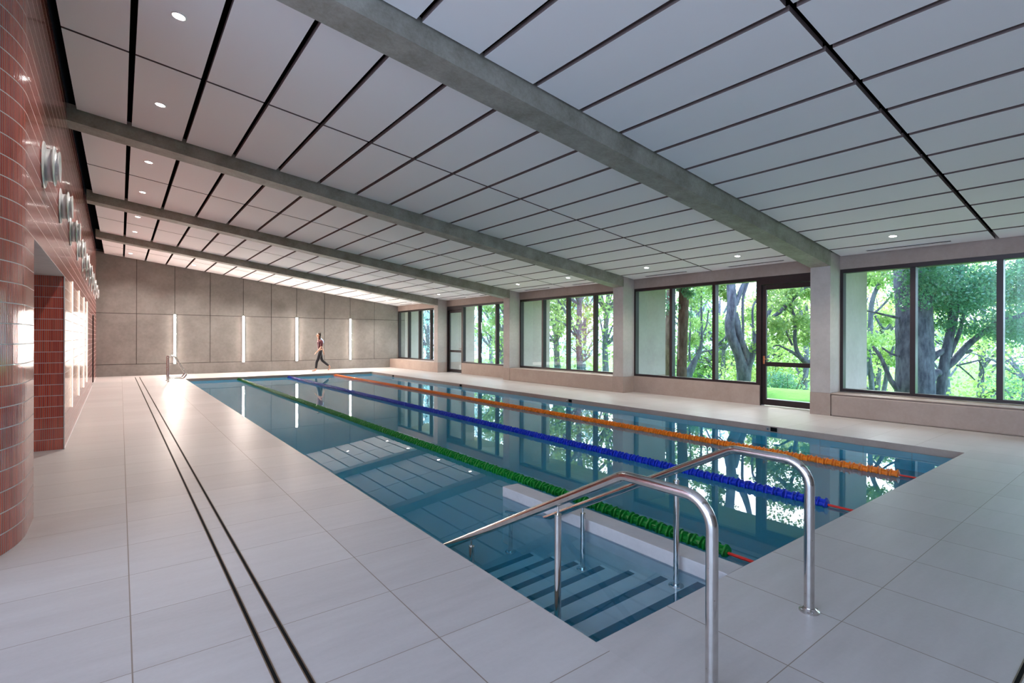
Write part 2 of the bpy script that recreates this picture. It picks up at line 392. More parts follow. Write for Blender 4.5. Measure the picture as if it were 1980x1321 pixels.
# roof slab with overhang, boarded soffit
r_ = MB(); r_.box(XW+.3, 13.5, YN-.3, YB+.5, 3.02, 3.30, 1); r_.sbox(XF-.3, XW+.3, YN-.3, YB+.5, lambda x: ceil(x)+.29, lambda x: ceil(x)+.5, 0)
struct(r_.build('roof', [M['colc'], M['timber']]), 'roof with boarded overhang outside the windows')

# tiled window benches
def bench(ya, yb, label, rnd):
    b = MB(); b.bbox(XC+.004, XW-.002, ya+.004, yb-.004, .0, .42, .03 if rnd else .012); b.bbox(XC-.004+.01, XW-.002, ya+.005, yb-.005, .421, .44, .006)
    tag(b.build('window_bench', M['benchm']), label, 'bench', 'tiled benches under the windows')
bench(bayy[1][0], bayy[1][1], 'long beige tiled bench under the large near window at right', True)
bench(bayy[3][0], bayy[3][1], 'beige tiled bench under the middle window, between second and third columns', False)
bench(bayy[5][0], bayy[5][1], 'beige tiled bench under the farthest window, in the back corner', False)

# windows
def window(n, ya, yb, mull, z0=.455, z1=2.90, extra=''):
    r_ = root('window_%d' % n, (XW+.09, (ya+yb)/2, 0), extra, 'window'); del r_['category']; struct(r_)
    ym = (ya+yb)/2; hw = .042
    b = MB(); L = lambda y: y-ym
    b.box(-.07, .07, L(ya), L(yb), z1-.075, z1); b.box(-.07, .07, L(ya), L(yb), z0, z0+.055)
    b.box(-.07, .07, L(ya), L(ya)+.055, z0+.055, z1-.075); b.box(-.07, .07, L(yb)-.055, L(yb), z0+.055, z1-.075)
    b.build('window_frame', M['frame'], r_)
    for m in mull:
        b = MB(); b.bbox(-.07, .08, L(m)-hw, L(m)+hw, z0+.055, z1-.075, .004); b.build('mullion', M['frame'], r_)
    e = [ya+.055] + [q for m in mull for q in (m-hw, m+hw)] + [yb-.055]
    for a_, b_ in zip(e[::2], e[1::2]):
        g = MB(); g.box(-.006, .006, L(a_)-.004, L(b_)+.004, z0+.05, z1-.07); g.build('pane', M['glass'], r_)
window(1, bayy[1][0], bayy[1][1], [3.01, 1.84, .67, -.5+.95-.6], extra='large near window looking onto the big tree')
window(2, Y0+CWD+1.29, bayy[2][1], [8.20, 6.97], extra='three-pane window left of the near glass door')
window(3, bayy[3][0], bayy[3][1], [13.37, 12.15, 10.95], extra='four-pane window between second and third columns')
window(4, bayy[4][0], 18.56, [17.33, 16.12], extra='window beside the distant door')
window(5, bayy[5][0], bayy[5][1], [23.72, 22.55, 21.4], extra='farthest window in the back corner')
def glassdoor(n, ya, yb, hs, label):
    ym = (ya+yb)/2; r_ = root('door_%d' % n, (XW+.09, ym, 0), label, 'door'); del r_['category']; struct(r_)
    h = (yb-ya)/2; b = MB()
    b.box(-.08, .08, -h, -h+.06, 0, 2.90); b.box(-.08, .08, h-.06, h, 0, 2.90); b.box(-.08, .08, -h+.06, h-.06, 2.72, 2.90)
    b.build('door_frame', M['frame'], r_)
    d = MB(); s = .085; h2 = h-.065
    d.bbox(-.03, .03, -h2, -h2+s, .02, 2.715, .003); d.bbox(-.03, .03, h2-s, h2, .02, 2.715, .003)
    d.box(-.03, .03, -h2+s, h2-s, .02, .15); d.box(-.03, .03, -h2+s, h2-s, 2.61, 2.715); d.box(-.03, .03, -h2+s, h2-s, .89, .985)
    dl = d.build('door_leaf', M['frame'], r_)
    for z0, z1 in ((.15, .89), (.985, 2.61)):
        g = MB(); g.box(-.005, .005, -h2+s, h2-s, z0, z1); g.build('pane', M['glass'], dl)
    hd = MB(); yy = hs*(h2-s/2); hd.bbox(-.045, -.03, yy-.02, yy+.02, .94, 1.12, .003); hd.tube([(-.04, yy, 1.05), (-.085, yy, 1.05), (-.09, yy-hs*.015, 1.05), (-.09, yy-hs*.12, 1.05)], .009, 10)
    hd.build('door_handle', M['brass'], dl)
glassdoor(1, Y0+CWD, Y0+CWD+1.29, 1, 'near dark-framed glass door onto the lawn')
glassdoor(2, 18.56, bayy[4][1], -1, 'distant dark-framed glass door')

# ================================================================== POOL
pool = root('swimming_pool', ((XP0+XP1)/2, (YP0+YP1)/2, 0), 'long rectangular tiled swimming pool sunk into the deck', 'pool')
ox, oy = (XP0+XP1)/2, (YP0+YP1)/2
def PB(): return MB()
def pbuild(mb, name, mat, parent=pool, off=True):
    if off: mb.v = [(x-ox, y-oy, z) for x, y, z in mb.v]
    return mb.build(name, mat, parent)
b = MB(); T = .18; zt = -.05
b.box(XP0-T, XP0, YP0-T, YP1+T, PFLOOR-.2, zt); b.box(XP1, XP1+T, YP0-T, YP1+T, PFLOOR-.2, zt)
b.box(XP0, XP1, YP0-T, YP0, PFLOOR-.2, zt); b.box(XP0, XP1, YP1, YP1+T, PFLOOR-.2, zt); b.box(XP0, XP1, YP0, YP1, PFLOOR-.2, PFLOOR)
pbuild(b, 'basin', M['pooltile'])
# coping face above the water line
b = MB(); e = .0
for x0, x1, y0, y1 in ((XP0-.02, XP0+.002, YP0, YP1), (XP1-.002, XP1+.02, YP0, YP1), (XP0, XP1, YP0-.02, YP0+.002), (XP0, XP1, YP1-.002, YP1+.02)): b.box(x0, x1, y0, y1, -.14, -.001)
pbuild(b, 'coping', M['benchm'])
# stairs going down away from the near end, divider wall at their side
DX0, DX1, DYE = 3.08, 3.27, 4.18
b = MB(); NY, NZ, TR, RI = 1.955, -.14, .293, .165
yprev = YP0
for k in range(7):
    zk = NZ-RI*k; yk = NY+TR*k; b.box(XP0, DX0, yprev, yk, PFLOOR, zk); yprev = yk
st = pbuild(b, 'steps', M['steptile'])
for k in range(7):
    s_ = MB(); zk = NZ-RI*k; yk = NY+TR*k
    s_.box(XP0+.02, DX0-.03, yk-.062, yk+.001, zk-.02, zk+.0015); pbuild(s_, 'nosing', M['nosing'], st)
b = MB(); b.bbox(DX0, DX1, YP0+.003, DYE, PFLOOR, -.03, .003); pbuild(b, 'divider_wall', M['steptile'])
b = MB(); b.bbox(DX0-.002, DX1+.002, YP0+.003, DYE+.002, -.14, .0, .004); pbuild(b, 'divider_coping', M['copingst'])
w = MB(); w.box(XP0-.03, XP1+.03, YP0-.03, YP1+.03, PFLOOR-.04, WATER)
wo = tag(w.build('pool_water', M['water']), 'still clear blue water filling the swimming pool', 'water'); wo['kind'] = 'stuff'
# little recessed rope anchors in the window side coping
for k, yy in enumerate((4.29, 9.29, 14.45, 19.7)):
    r_ = root('wall_inlet', (XP1, yy, -.05), ['nearest', 'second nearest', 'second farthest', 'farthest'][k]+' small dark inlet box in the window-side pool edge', 'inlet', 'inlets along the window-side pool edge')
    b = MB(); b.bbox(-.006, .004, -.11, .11, -.045, .044, .002); b.build('faceplate', M['header'], r_)
    b = MB(); b.box(-.012, -.006, -.09, .02, -.035, .034); b.build('opening', M['slot'], r_)
    b = MB(); b.lathe([(0, .022), (.014, .022), (.018, .016)], (-.006, .062, .0), (-1, 0, 0), 14); b.build('cap', M['steel'], r_)

# lane ropes
def floatmesh(mat, name):
    m = MB(); L = .0455
    n = 16
    def lob(k, r): return r*(1+.10*math.cos(4*2*PI*k/n))
    for x0, x1, r in ((-L+.006, -L+.019, .057), (L-.022, L-.008, .055)):
        vs = []
        for x in (x0, x1): vs += [(lob(k, r)*math.cos(2*PI*k/n), x, lob(k, r)*math.sin(2*PI*k/n)) for k in range(n)]
        m.add(vs, [(k, (k+1) % n, n+(k+1) % n, n+k) for k in range(n)] + [tuple(range(n))[::-1], tuple(range(n, 2*n))])
    m.lathe([(-L, .028), (L, .028)], (0, 0, 0), (0, 1, 0), 10)
    for k in range(4):
        a_ = 2*PI*k/4; ca, sa = math.cos(a_), math.sin(a_); q = []
        for x in (-L+.008, L-.010):
            for r in (.02, .046):
                for s in (-.004, .004): q.append((ca*r-sa*s, x, sa*r+ca*s))
        m.add(q, [(0, 1, 3, 2), (4, 6, 7, 5), (0, 4, 5, 1), (2, 3, 7, 6), (0, 2, 6, 4), (1, 5, 7, 3)])
    o = m.build(name, mat); C.objects.unlink(o); return o
RZ = -.078
def lane_rope(x, y0, mat, label):
    r_ = root('lane_rope', (x, (YP0+YP1)/2, RZ), label, 'lane rope', 'lane ropes floating on the pool')
    oyy = (YP0+YP1)/2; fm = floatmesh(mat, 'float'); pitch = .098
    ys = [y0+.05+pitch*k for k in range(int((YP1-.22-y0)/pitch))]
    for i, yy in enumerate(ys[:99]):
        o = bpy.data.objects.new('float', fm.data); C.objects.link(o); o.parent = r_; o.location = (0, yy-oyy, 0); o.rotation_euler.y = .9*i
    far = MB(); fv = [v.co.copy() for v in fm.data.vertices]; ff = [tuple(p.vertices) for p in fm.data.polygons]
    for i, yy in enumerate(ys[99:]):
        R_ = Matrix.Rotation(.9*i, 3, 'Y'); far.add([R_ @ v + Vector((0, yy-oyy, 0)) for v in fv], ff)
    far.build('float', mat, r_, kind='stuff')
    c_ = MB(); c_.tube([(0, YP0-.002-oyy, .0), (0, YP1+.002-oyy, 0)], .006, 8); c_.build('cord', M['red'], r_)
    t_ = MB(); t_.tube([(0, YP0+.05-oyy, 0), (0, y0-oyy, 0)], .0115, 10); t_.build('tensioner', M['red'], r_)
    h_ = MB(); h_.lathe([(0, .018), (.02, .018), (.03, .010)], (0, YP0-oyy, 0), (0, 1, 0), 12); h_.build('anchor_hook', M['steel'], r_)
lane_rope(3.56, 2.03, M['rope_green'], 'green lane rope nearest the pool steps')
lane_rope(5.36, 2.05, M['rope_blue'], 'blue lane rope in the middle of the pool')
lane_rope(7.20, 2.00, M['rope_orange'], 'orange lane rope nearest the windows')

# stair handrails
def arc(p0, p1, p2, r, n=8):
    """fillet of the corner p1"""
    p0, p1, p2 = Vector(p0), Vector(p1), Vector(p2); a_ = (p0-p1).normalized(); b_ = (p2-p1).normalized()
    ang = a_.angle(b_); d_ = r/math.tan(ang/2); c_ = p1+(a_+b_).normalized()*(r/math.sin(ang/2)); s0 = p1+a_*d_-c_; s1 = p1+b_*d_-c_
    tt = s0.angle(s1); return [c_ + (s0*math.sin((1-k/n)*tt)+s1*math.sin(k/n*tt))/math.sin(tt) for k in range(n+1)]
def fillet(pts, r):
    out = [Vector(pts[0])]
    for i in range(1, len(pts)-1): out += arc(pts[i-1], pts[i], pts[i+1], r[i-1])
    return out + [Vector(pts[-1])]
def handrail(x, yb, yps, label):
    r_ = root('stair_handrail', (x, yb, 0), label, 'handrail', 'polished steel handrails at the pool steps')
    slope = -.525; pk = (0, 1.70-yb, .815); ye = yps[-1]+.06; ze = .815+slope*(ye-1.70)
    pts = fillet([(0, 0, 0), (0, 0, .815), pk, (0, ye-yb, ze)], [.13, .12])
    b = MB(); b.tube(pts, .0262, 20); b.build('rail', M['steel'], r_)
    def flange(mb, y, z): mb.lathe([(0, .052), (.006, .052), (.012, .040), (.022, .030)], (0, y, z), (0, 0, 1), 20)
    b = MB(); flange(b, 0, .0); 
    for q in range(4): b.lathe([(0, .006), (.016, .006)], (.04*math.cos(q*PI/2+.8), .04*math.sin(q*PI/2+.8), 0), (0, 0, 1), 6)
    b.build('flange', M['steel'], r_)
    for yp in yps:
        k = int(math.ceil((yp-NY)/TR)); zf = NZ-RI*k if k < 7 else PFLOOR
        zr = .815+slope*(yp-1.70)
        b = MB(); b.tube([(0, yp-yb, zf), (0, yp-yb, zr-.075)], .0195, 16); b.lathe([(0, .0215), (.006, .0215)], (0, yp-yb, zr-.078), (0, 0, 1), 16)
        b.lathe([(0, .0065), (.075, .0065)], (0, yp-yb, zr-.078), (0, 0, 1), 8); p_ = b.build('post', M['steel'], r_)
        b = MB(); flange(b, yp-yb, zf); b.build('flange', M['steel'], p_)
handrail(2.00, 1.215, (2.18, 3.09, 3.97), 'left polished steel handrail of the steps, its post cut by the bottom of the picture')
handrail(3.02, 1.25, (2.10, 2.99, 3.97), 'right polished steel handrail of the steps, with its round floor flange showing')

# grab rails at the far corner of the pool
def grab(y, label):
    r_ = root('grab_rail', (1.29, y, 0), label, 'grab rail', 'pair of steel grab rails at the far left of the pool')
    pts = fillet([(0, 0, 0), (0, 0, .87), (.19, 0, .86), (.52, 0, .23), (.42, 0, .10), (.0, 0, .12)], [.05, .08, .05, .05])
    b = MB(); b.tube(pts, .022, 14); b.build('rail', M['steel'], r_)
    b = MB(); b.lathe([(0, .05), (.008, .05), (.02, .03)], (0, 0, 0), (0, 0, 1), 16); b.build('flange', M['steel'], r_)
grab(21.45, 'steel grab rail at the far left pool edge, the farther of the pair')
grab(20.75, 'steel grab rail at the far left pool edge, the nearer of the pair')

# ================================================================== FLOOR DRAINS
def slot(name_y0, y1, x0, x1, label, along='y'):
    pass
def drain(p0, p1, label):
    p0, p1 = Vector(p0), Vector(p1); t_ = (p1-p0).normalized(); n_ = Vector((t_.y, -t_.x, 0)); L = (p1-p0).length
    r_ = root('slot_drain', p0, label, 'drain', 'slot drains in the deck')
    def strip(mb, a_, b_, z): mb.add([n_*a_+Vector((0, 0, z)), n_*b_+Vector((0, 0, z)), n_*b_+t_*L+Vector((0, 0, z)), n_*a_+t_*L+Vector((0, 0, z)), n_*a_, n_*b_, n_*b_+t_*L, n_*a_+t_*L], [(0, 1, 2, 3), (4, 5, 1, 0), (5, 6, 2, 1), (6, 7, 3, 2), (7, 4, 0, 3)])
    b = MB(); strip(b, -.0075, .0075, .0012); b.build('slot', M['slot'], r_)
    b = MB(); strip(b, -.0125, -.0075, .0018); strip(b, .0075, .0125, .0018); b.build('edge', M['bronze'], r_)
drain((.555, .43, 0), (.44, 23.9, 0), 'left thin black slot drain running along the deck beside the red wall')
drain((.672, .43, 0), (.575, 23.9, 0), 'right thin black slot drain of the pair along the deck')
drain((.672, .43, 0), (11.0, .47, 0), 'short visible dark slot drain in the bottom right corner')

# ================================================================== LIGHTS ON WALLS AND CEILING
strip_x = [1.754, 4.256, 6.473, 8.977]
sl = ['leftmost', 'second from left', 'third from left', 'rightmost']
def lightstrip(loc, rz, mat, label, group, wd, dep=.045):
    r_ = root('wall_light', loc, label, 'wall light', group, rz)
    b = MB(); b.bbox(-wd/2-.007, wd/2+.007, -dep, .0015, -1.0, 1.0, .0012); b.build('housing', M['galv'], r_)
    b = MB()
    if dep < .02: b.bbox(-wd/2, wd/2, -dep-.005, -dep+.001, -.993, .993, .002)     # raised lens
    else: b.bbox(-wd/2, wd/2, -dep-.008, -dep+.001, -.993, .993, .003)
    b.build('diffuser', mat, r_)
for i, x in enumerate(strip_x):
    lightstrip((x, YB, 1.435), 0, M['led'], sl[i]+' glowing vertical light strip on the grey back wall'+(' behind the grab rails' if i == 0 else ''), 'light strips on the back wall', .075)
for i, y in enumerate((10.72, 12.74, 14.76, 16.47)):
    lightstrip((lwx(y), y, 1.39), PI/2, M['ledside'], ['nearest', 'second nearest', 'third nearest', 'farthest'][i]+' thin glowing vertical light strip on the red tiled wall', 'light strips on the red wall', .05, .004)
    
LPOW = 125
LPOW2 = 240
lamp0 = None; spotd = None
def downlight(x, y, label, group, pw=None):
    global lamp0, spotd
    if lamp0 is None:
        r_ = root('downlight', (x, y, ceil(x)), label, 'downlight', group); al = math.atan(CM)
        b = MB(); n = 24; vs = []
        for rr, zz in ((.066, .0), (.066, -.006), (.054, -.008), (.050, .0)): vs += [(rr*math.cos(2*PI*k/n), rr*math.sin(2*PI*k/n), zz+CM*rr*math.cos(2*PI*k/n)) for k in range(n)]
        b.add(vs, [(i*n+k, i*n+(k+1) % n, (i+1)*n+(k+1) % n, (i+1)*n+k) for i in range(3) for k in range(n)]); b.build('trim_ring', M['galv'], r_)
        b = MB(); b.add([(.052*math.cos(2*PI*k/n), .052*math.sin(2*PI*k/n), -.004+CM*.052*math.cos(2*PI*k/n)) for k in range(n)], [tuple(range(n))[::-1]]); b.build('lens', M['lamp'], r_)
        ld = bpy.data.lights.new('downlight_lamp', 'SPOT'); ld.energy = LPOW; ld.color = (1, .93, .87); ld.spot_size = math.radians(125); ld.spot_blend = 1.0; ld.shadow_soft_size = .06
        ld2 = ld.copy(); ld2.energy = LPOW2; ld2.color = (1, .91, .85); spotd = ld2
        lo = bpy.data.objects.new('lamp', ld); C.objects.link(lo); lo.parent = r_; lo.location = (0, 0, -.03)
        lamp0 = r_; return r_
    r_ = dup(lamp0, (x, y, ceil(x)), label, group)
    return r_
ordn = ['nearest', 'second', 'third', 'fourth', 'fifth', 'sixth', 'seventh', 'eighth', 'ninth', 'tenth']
lx = [.437, .412, .388, .365, .345, .33, .31, .29]
for i, y in enumerate(LY[2:]):
    q = downlight(lx[i], y, ordn[i]+' recessed downlight from the viewer in the ceiling row along the red wall', 'downlights along the red wall')
    for ch in q.children:
        if ch.type == 'LIGHT' and i > 1: ch.data = spotd
rowr = LY[1:9]
for i, y in enumerate(rowr):
    downlight(10.56-.03*i, y, ordn[i]+' recessed downlight from the viewer in the ceiling row above the windows', 'downlights above the windows')
for i, x in enumerate((2.28, 4.29, 6.30, 8.37, 10.3)):
    q = downlight(x, 23.46, ['leftmost', 'second from left', 'third from left', 'fourth from left', 'rightmost'][i]+' lamp in the row of recessed downlights before the back wall', 'downlights before the back wall')
    for ch in q.children:
        if ch.type == 'LIGHT': ch.data = spotd
# linear air slots beside the windows
for i, y in enumerate(LY[:10]):
    x = 11.27
    o = MB(); o.box(-.034, .034, -.62, .62, -.008, .003)
    q = root('air_slot', (x, y, ceil(x)), (ordn[i-1] if i else 'unseen')+' long dark air slot from the viewer in the ceiling by the windows', 'air vent', 'air slots beside the windows')
    o.build('slot', M['slot'], q)
    o = MB()
    for s in (-1, 1): o.box(s*.039-.005, s*.039+.005, -.63, .63, -.006, .004)
    o.build('rim', M['soffitw'], q)
    if i == 0:
        for ch in list(q.children): bpy.data.objects.remove(ch)
        bpy.data.objects.remove(q)

# round jet nozzles on the red wall
noz = None
for i in range(10):
    y = 6.42+1.865*i; z = 3.10-.006*i
    lab = ordn[i]+' round metal air nozzle from the viewer high on the red wall'
    if noz is None:
        noz = root('air_nozzle', (lwx(y), y, z), lab, 'air vent', 'round air nozzles on the red wall')
        b = MB(); b.lathe([(0, .205), (.010, .215), (.018, .205), (.022, .16)], (0, 0, 0), (1, 0, 0), 40); b.build('wall_flange', M['galv'], noz)
        b = MB(); b.lathe([(.02, .145), (.075, .150)], (0, 0, 0), (1, 0, 0), 40, smooth=True); b.build('drum', M['galv'], noz)
        b = MB(); b.lathe([(.075, .172), (.082, .182), (.090, .172), (.092, .13), (.112, .125), (.114, .14), (.122, .14), (.122, .11), (.10, .05)], (0, 0, 0), (1, 0, 0), 40); b.build('nozzle_ring', M['galv'], noz)
    else: dup(noz, (lwx(y), y, z), lab)

# ================================================================== OUTSIDE
def terrain(x, y):
    s = max(0, x-17)/9; s = min(s, 1); s = s*s*(3-2*s); return -.12-2.6*s
g = MB(); xs = [11.7+(i*1.1) for i in range(50)]+[80, 120]; ys = [-40+i*3 for i in range(44)]
vs = [(x, y, terrain(x, y)+.05*math.sin(x*1.3+y*.7)*(x > 14)) for x in xs for y in ys]; ny = len(ys)
g.add(vs, [(i*ny+j, (i+1)*ny+j, (i+1)*ny+j+1, i*ny+j+1) for i in range(len(xs)-1) for j in range(ny-1)], 0, True)
struct(g.build('lawn', M['grass']), 'sunlit lawn outside the windows')
p_ = MB(); p_.box(11.72, 13.3, -6, 30, -.12, -.03); p_.box(13.3, 15.4, 15.5, 40, -.3, -.05); struct(p_.build('path', M['paving']), 'pale paved path outside')

def leafmesh(cl, mat, size, name, parent):
    """cl: list of (centre, (sx,sy,sz), count)"""
    P = []; 
    for c_, s_, n_ in cl:
        q = rng.normal(size=(n_, 3)); q /= np.linalg.norm(q, axis=1)[:, None]; q *= (rng.random(n_)**.45)[:, None]
        P.append(np.array(c_)[None, :]+q*np.array(s_)[None, :])
    P = np.concatenate(P); n_ = len(P)
    a_ = rng.normal(size=(n_, 3)); a_[:, 2] -= .25; a_ /= np.linalg.norm(a_, axis=1)[:, None]
    b_ = rng.normal(size=(n_, 3)); b_ -= (b_*a_).sum(1)[:, None]*a_; b_ /= np.linalg.norm(b_, axis=1)[:, None]
    L = size*(.6+.8*rng.random(n_))[:, None]; W_ = L*.30
    V = np.stack([P, P+a_*L*.5+b_*W_, P+a_*L, P+a_*L*.5-b_*W_], 1).reshape(-1, 3)
    me = bpy.data.meshes.new(name); me.vertices.add(len(V)); me.vertices.foreach_set('co', V.ravel())
    me.loops.add(len(V)); me.loops.foreach_set('vertex_index', np.arange(len(V), dtype=np.int32))
    me.polygons.add(n_); me.polygons.foreach_set('loop_start', np.arange(0, 4*n_, 4, dtype=np.int32)); me.update(calc_edges=True); me.validate()
    me.materials.append(mat); o = bpy.data.objects.new(name, me); C.objects.link(o); o.parent = parent; return o
def limbs(defs, d0, base, mat, parent, name='trunk'):
    """defs: list of [(px,py,rpx,(dd)),...]"""
    mb = MB()
    for df in defs:
        pts, rs = [], []
        for k, q in enumerate(df):
            d = d0 + (q[3] if len(q) > 3 else 0); pts.append(at(q[0], q[1], d)-base); rs.append(q[2]*d/FPX)
        # smooth
        P2, R2 = [], []
        for i in range(len(pts)-1):
            for s in range(3):
                t_ = s/3; p0, p1, p2, p3 = pts[max(i-1, 0)], pts[i], pts[i+1], pts[min(i+2, len(pts)-1)]
                P2.append(.5*((2*p1)+(-p0+p2)*t_+(2*p0-5*p1+4*p2-p3)*t_*t_+(-p0+3*p1-3*p2+p3)*t_**3)); R2.append((rs[i]*(1-t_)+rs[i+1]*t_)*random.uniform(.94, 1.06))
        P2.append(pts[-1]); R2.append(rs[-1]); mb.tube(P2, R2, 10)
    return mb.build(name, mat, parent)
def twigs(n, box, d, base, mb, r0=.02):
    for _ in range(n):
        p = at(random.uniform(box[0], box[2]), random.uniform(box[1], box[3]), d+random.uniform(-.6, .9))-base
        dr = Vector((random.uniform(-1, 1), random.uniform(-1, 1), random.uniform(-.2, 1))).normalized(); pts = [p]; L = random.uniform(.25, .5)
        for k in range(4): dr = (dr+Vector((random.uniform(-.5, .5), random.uniform(-.5, .5), random.uniform(-.3, .5)))).normalized(); pts.append(pts[-1]+dr*L)
        mb.tube(pts, [r0, r0*.8, r0*.6, r0*.45, r0*.25], 6)
def leafregion(boxes, d, base, dd=1.2):
    """boxes: (x0,y0,x1,y1,clusters,leaves,radius)"""
    cl = []
    for x0, y0, x1, y1, nc, nl, rr in boxes:
        for _ in range(nc):
            c_ = at(random.uniform(x0, x1), random.uniform(y0, y1), d+random.uniform(-dd, dd))-base
            k = random.uniform(.7, 1.3); cl.append((tuple(c_), (rr*k, rr*k, rr*k*.55), nl))
    return cl
# big twin tree outside the near window
bs = at(1770, 810, 11.8); bs.z = -.12
tr = root('tree', bs, 'large grey-barked tree with a thick trunk filling the near right window', 'tree')
limbs([[(1771, 812, 38), (1769, 780, 33), (1769, 700, 32), (1768, 640, 31.5), (1766, 560, 31), (1760, 480, 28), (1750, 360, 22), (1735, 200, 14)],
       [(1819, 800, 9), (1819, 760, 8.5), (1823, 720, 9), (1830, 680, 8.5), (1836, 650, 8), (1846, 600, 8), (1853, 560, 7), (1857, 500, 6), (1870, 400, 4)],
       [(1797, 740, 9), (1806, 722, 8), (1818, 722, 7)], [(1795, 700, 7), (1812, 685, 6), (1828, 677, 5)],
       [(1826, 712, 7), (1842, 700, 6.5), (1857, 684, 6.5), (1872, 667, 5.5), (1890, 652, 5), (1912, 636, 5), (1930, 622, 5, -.3), (1975, 610, 4, -.6), (2040, 570, 3, -.8)],
       [(1866, 680, 4), (1873, 681, 3.5), (1878, 677, 3)], [(1836, 690, 4), (1846, 665, 4), (1856, 640, 3.5), (1865, 600, 3), (1880, 540, 2)],
       [(1832, 640, 2.5), (1838, 600, 3), (1842, 560, 3), (1846, 500, 2)],
       [(1850, 707, 1.8), (1880, 700, 1.6), (1900, 695, 1.3)], [(1855, 708, 1.5), (1875, 725, 1.3), (1885, 735, 1)], [(1893, 698, 1.5), (1902, 715, 1.2), (1900, 735, 1)],
       [(1738, 615, 3), (1715, 610, 2.2), (1690, 604, 1.8), (1660, 598, 1)], [(1742, 760, 6), (1722, 735, 4.5), (1705, 695, 3.5), (1688, 670, 2.5)],
       [(1940, 645, 3), (1960, 648, 2), (1990, 655, 1.5)], [(1745, 690, 3), (1725, 685, 2), (1705, 672, 1.5)]], 11.8, bs, M['bark_grey'], tr)
cl = leafregion([(1765, 490, 1925, 600, 38, 420, .55), (1765, 300, 2100, 500, 34, 330, .7), (1860, 570, 1990, 650, 12, 330, .42), (1740, 490, 1775, 560, 6, 220, .35), (1935, 490, 2100, 650, 30, 420, .55), (1940, 650, 2050, 780, 8, 160, .5), (1810, 620, 1870, 650, 3, 160, .3)], 11.6, bs, .8)
leafmesh(cl, M['leaf_teal'], .062, 'foliage', tr)
# slender leaning trees left of it
bs = at(1690, 800, 17); bs.z = -.4
t2 = root('tree', bs, 'slender leaning multi-stemmed tree seen beside the pale fin of the near window', 'tree')
limbs([[(1690, 800, 5), (1684, 730, 4.5), (1679, 680, 4.5), (1683, 640, 4.5), (1684, 600, 4.5), (1690, 570, 4), (1704, 540, 3.5), (1718, 490, 3), (1730, 440, 2)], [(1700, 800, 5), (1712, 740, 4), (1718, 700, 3), (1728, 670, 2)],
       [(1684, 610, 2.5), (1697, 600, 2), (1712, 585, 2), (1725, 570, 1.2)], [(1692, 610, 2), (1702, 628, 2.3), (1712, 636, 2), (1722, 625, 1.2)], [(1650, 800, 4), (1668, 740, 3), (1676, 720, 2.5), (1676, 690, 2)]], 17, bs, M['bark_grey'], t2)
leafmesh(leafregion([(1640, 500, 1740, 550, 10, 240, .55), (1640, 640, 1745, 700, 14, 220, .5), (1700, 560, 1745, 620, 3, 160, .4)], 17, bs, 1), M['leaf_green'], .11, 'foliage', t2)
# forked tree outside the door bay
bs = at(1437, 760, 16.0); bs.z = -.12
t3 = root('tree', bs, 'grey tree with a V-shaped fork behind the three-pane window', 'tree')
limbs([[(1437, 775, 13), (1437, 740, 11.5), (1436, 715, 11), (1430, 692, 9.5), (1422, 670, 9), (1414, 650, 9), (1411, 630, 9.5), (1414, 605, 9), (1415, 580, 9), (1413, 545, 8.5), (1410, 500, 8), (1405, 420, 6)],
       [(1440, 735, 11), (1445, 708, 9), (1452, 690, 7.5), (1459, 668, 6.5), (1466, 645, 6), (1478, 620, 5), (1495, 590, 3)],
       [(1448, 700, 6), (1442, 680, 6), (1435, 664, 6), (1429, 645, 6), (1425, 625, 6.5), (1420, 605, 6)],
       [(1436, 665, 3), (1437, 640, 2.3), (1436, 600, 2.5), (1437, 575, 2.5), (1443, 555, 2.7), (1450, 530, 2.5), (1460, 480, 2)],
       [(1422, 590, 5), (1430, 570, 4.5), (1437, 552, 4.2), (1446, 530, 4), (1456, 490, 3)],
       [(1457, 668, 3), (1457, 640, 2.2), (1455, 610, 2), (1457, 590, 2), (1466, 578, 2), (1475, 565, 2), (1490, 540, 1.5)],
       [(1412, 640, 2), (1400, 655, 1.5), (1388, 665, 1)]], 16.0, bs, M['bark_grey'], t3)
leafmesh(leafregion([(1380, 480, 1420, 600, 8, 260, .4), (1440, 590, 1480, 680, 7, 160, .4), (1380, 300, 1580, 500, 30, 200, .8), (1445, 580, 1475, 610, 3, 140, .35)], 16.6, bs, 1), M['leaf_green'], .10, 'foliage', t3)
# brown straight trunks
for px, r0, d_, lab in ((1320, 9.3, 15.5, 'straight thick brown tree trunk right of the pale fin behind the three-pane window'), (1294, 7.5, 19, 'darker brown trunk half hidden behind a mullion beside the fin')):
    bs = at(px, 760, d_); bs.z = -.2
    t4 = root('tree', bs, lab, 'tree'); limbs([[(px-3, 770, r0+3), (px-2, 720, r0), (px, 640, r0), (px+2, 580, r0), (px+1, 500, r0*.9), (px, 380, r0*.7)]], d_, bs, M['bark_brown'], t4)
    leafmesh(leafregion([(px-15, 540, px+12, 620, 6, 120, .3), (px-60, 380, px+60, 530, 16, 220, .7)], d_, bs, .5), M['leaf_teal'], .09, 'foliage', t4)
bs = at(1325, 760, 18); bs.z = -.4
t5 = root('tree', bs, 'small crooked tree bending right of the brown trunk', 'tree')
limbs([[(1322, 770, 9), (1330, 728, 8), (1338, 710, 7), (1345, 695, 5), (1352, 684, 4), (1356, 665, 3), (1357, 640, 2.2), (1356, 600, 2), (1357, 560, 1.5)], [(1345, 692, 3.5), (1358, 681, 2.2), (1378, 677, 1.8), (1395, 668, 1)], [(1334, 700, 2.5), (1333, 670, 1.8), (1335, 630, 1.6), (1337, 580, 1.2)], [(1356, 650, 1.5), (1366, 630, 1.5), (1370, 600, 1)]], 18, bs, M['bark_grey'], t5)
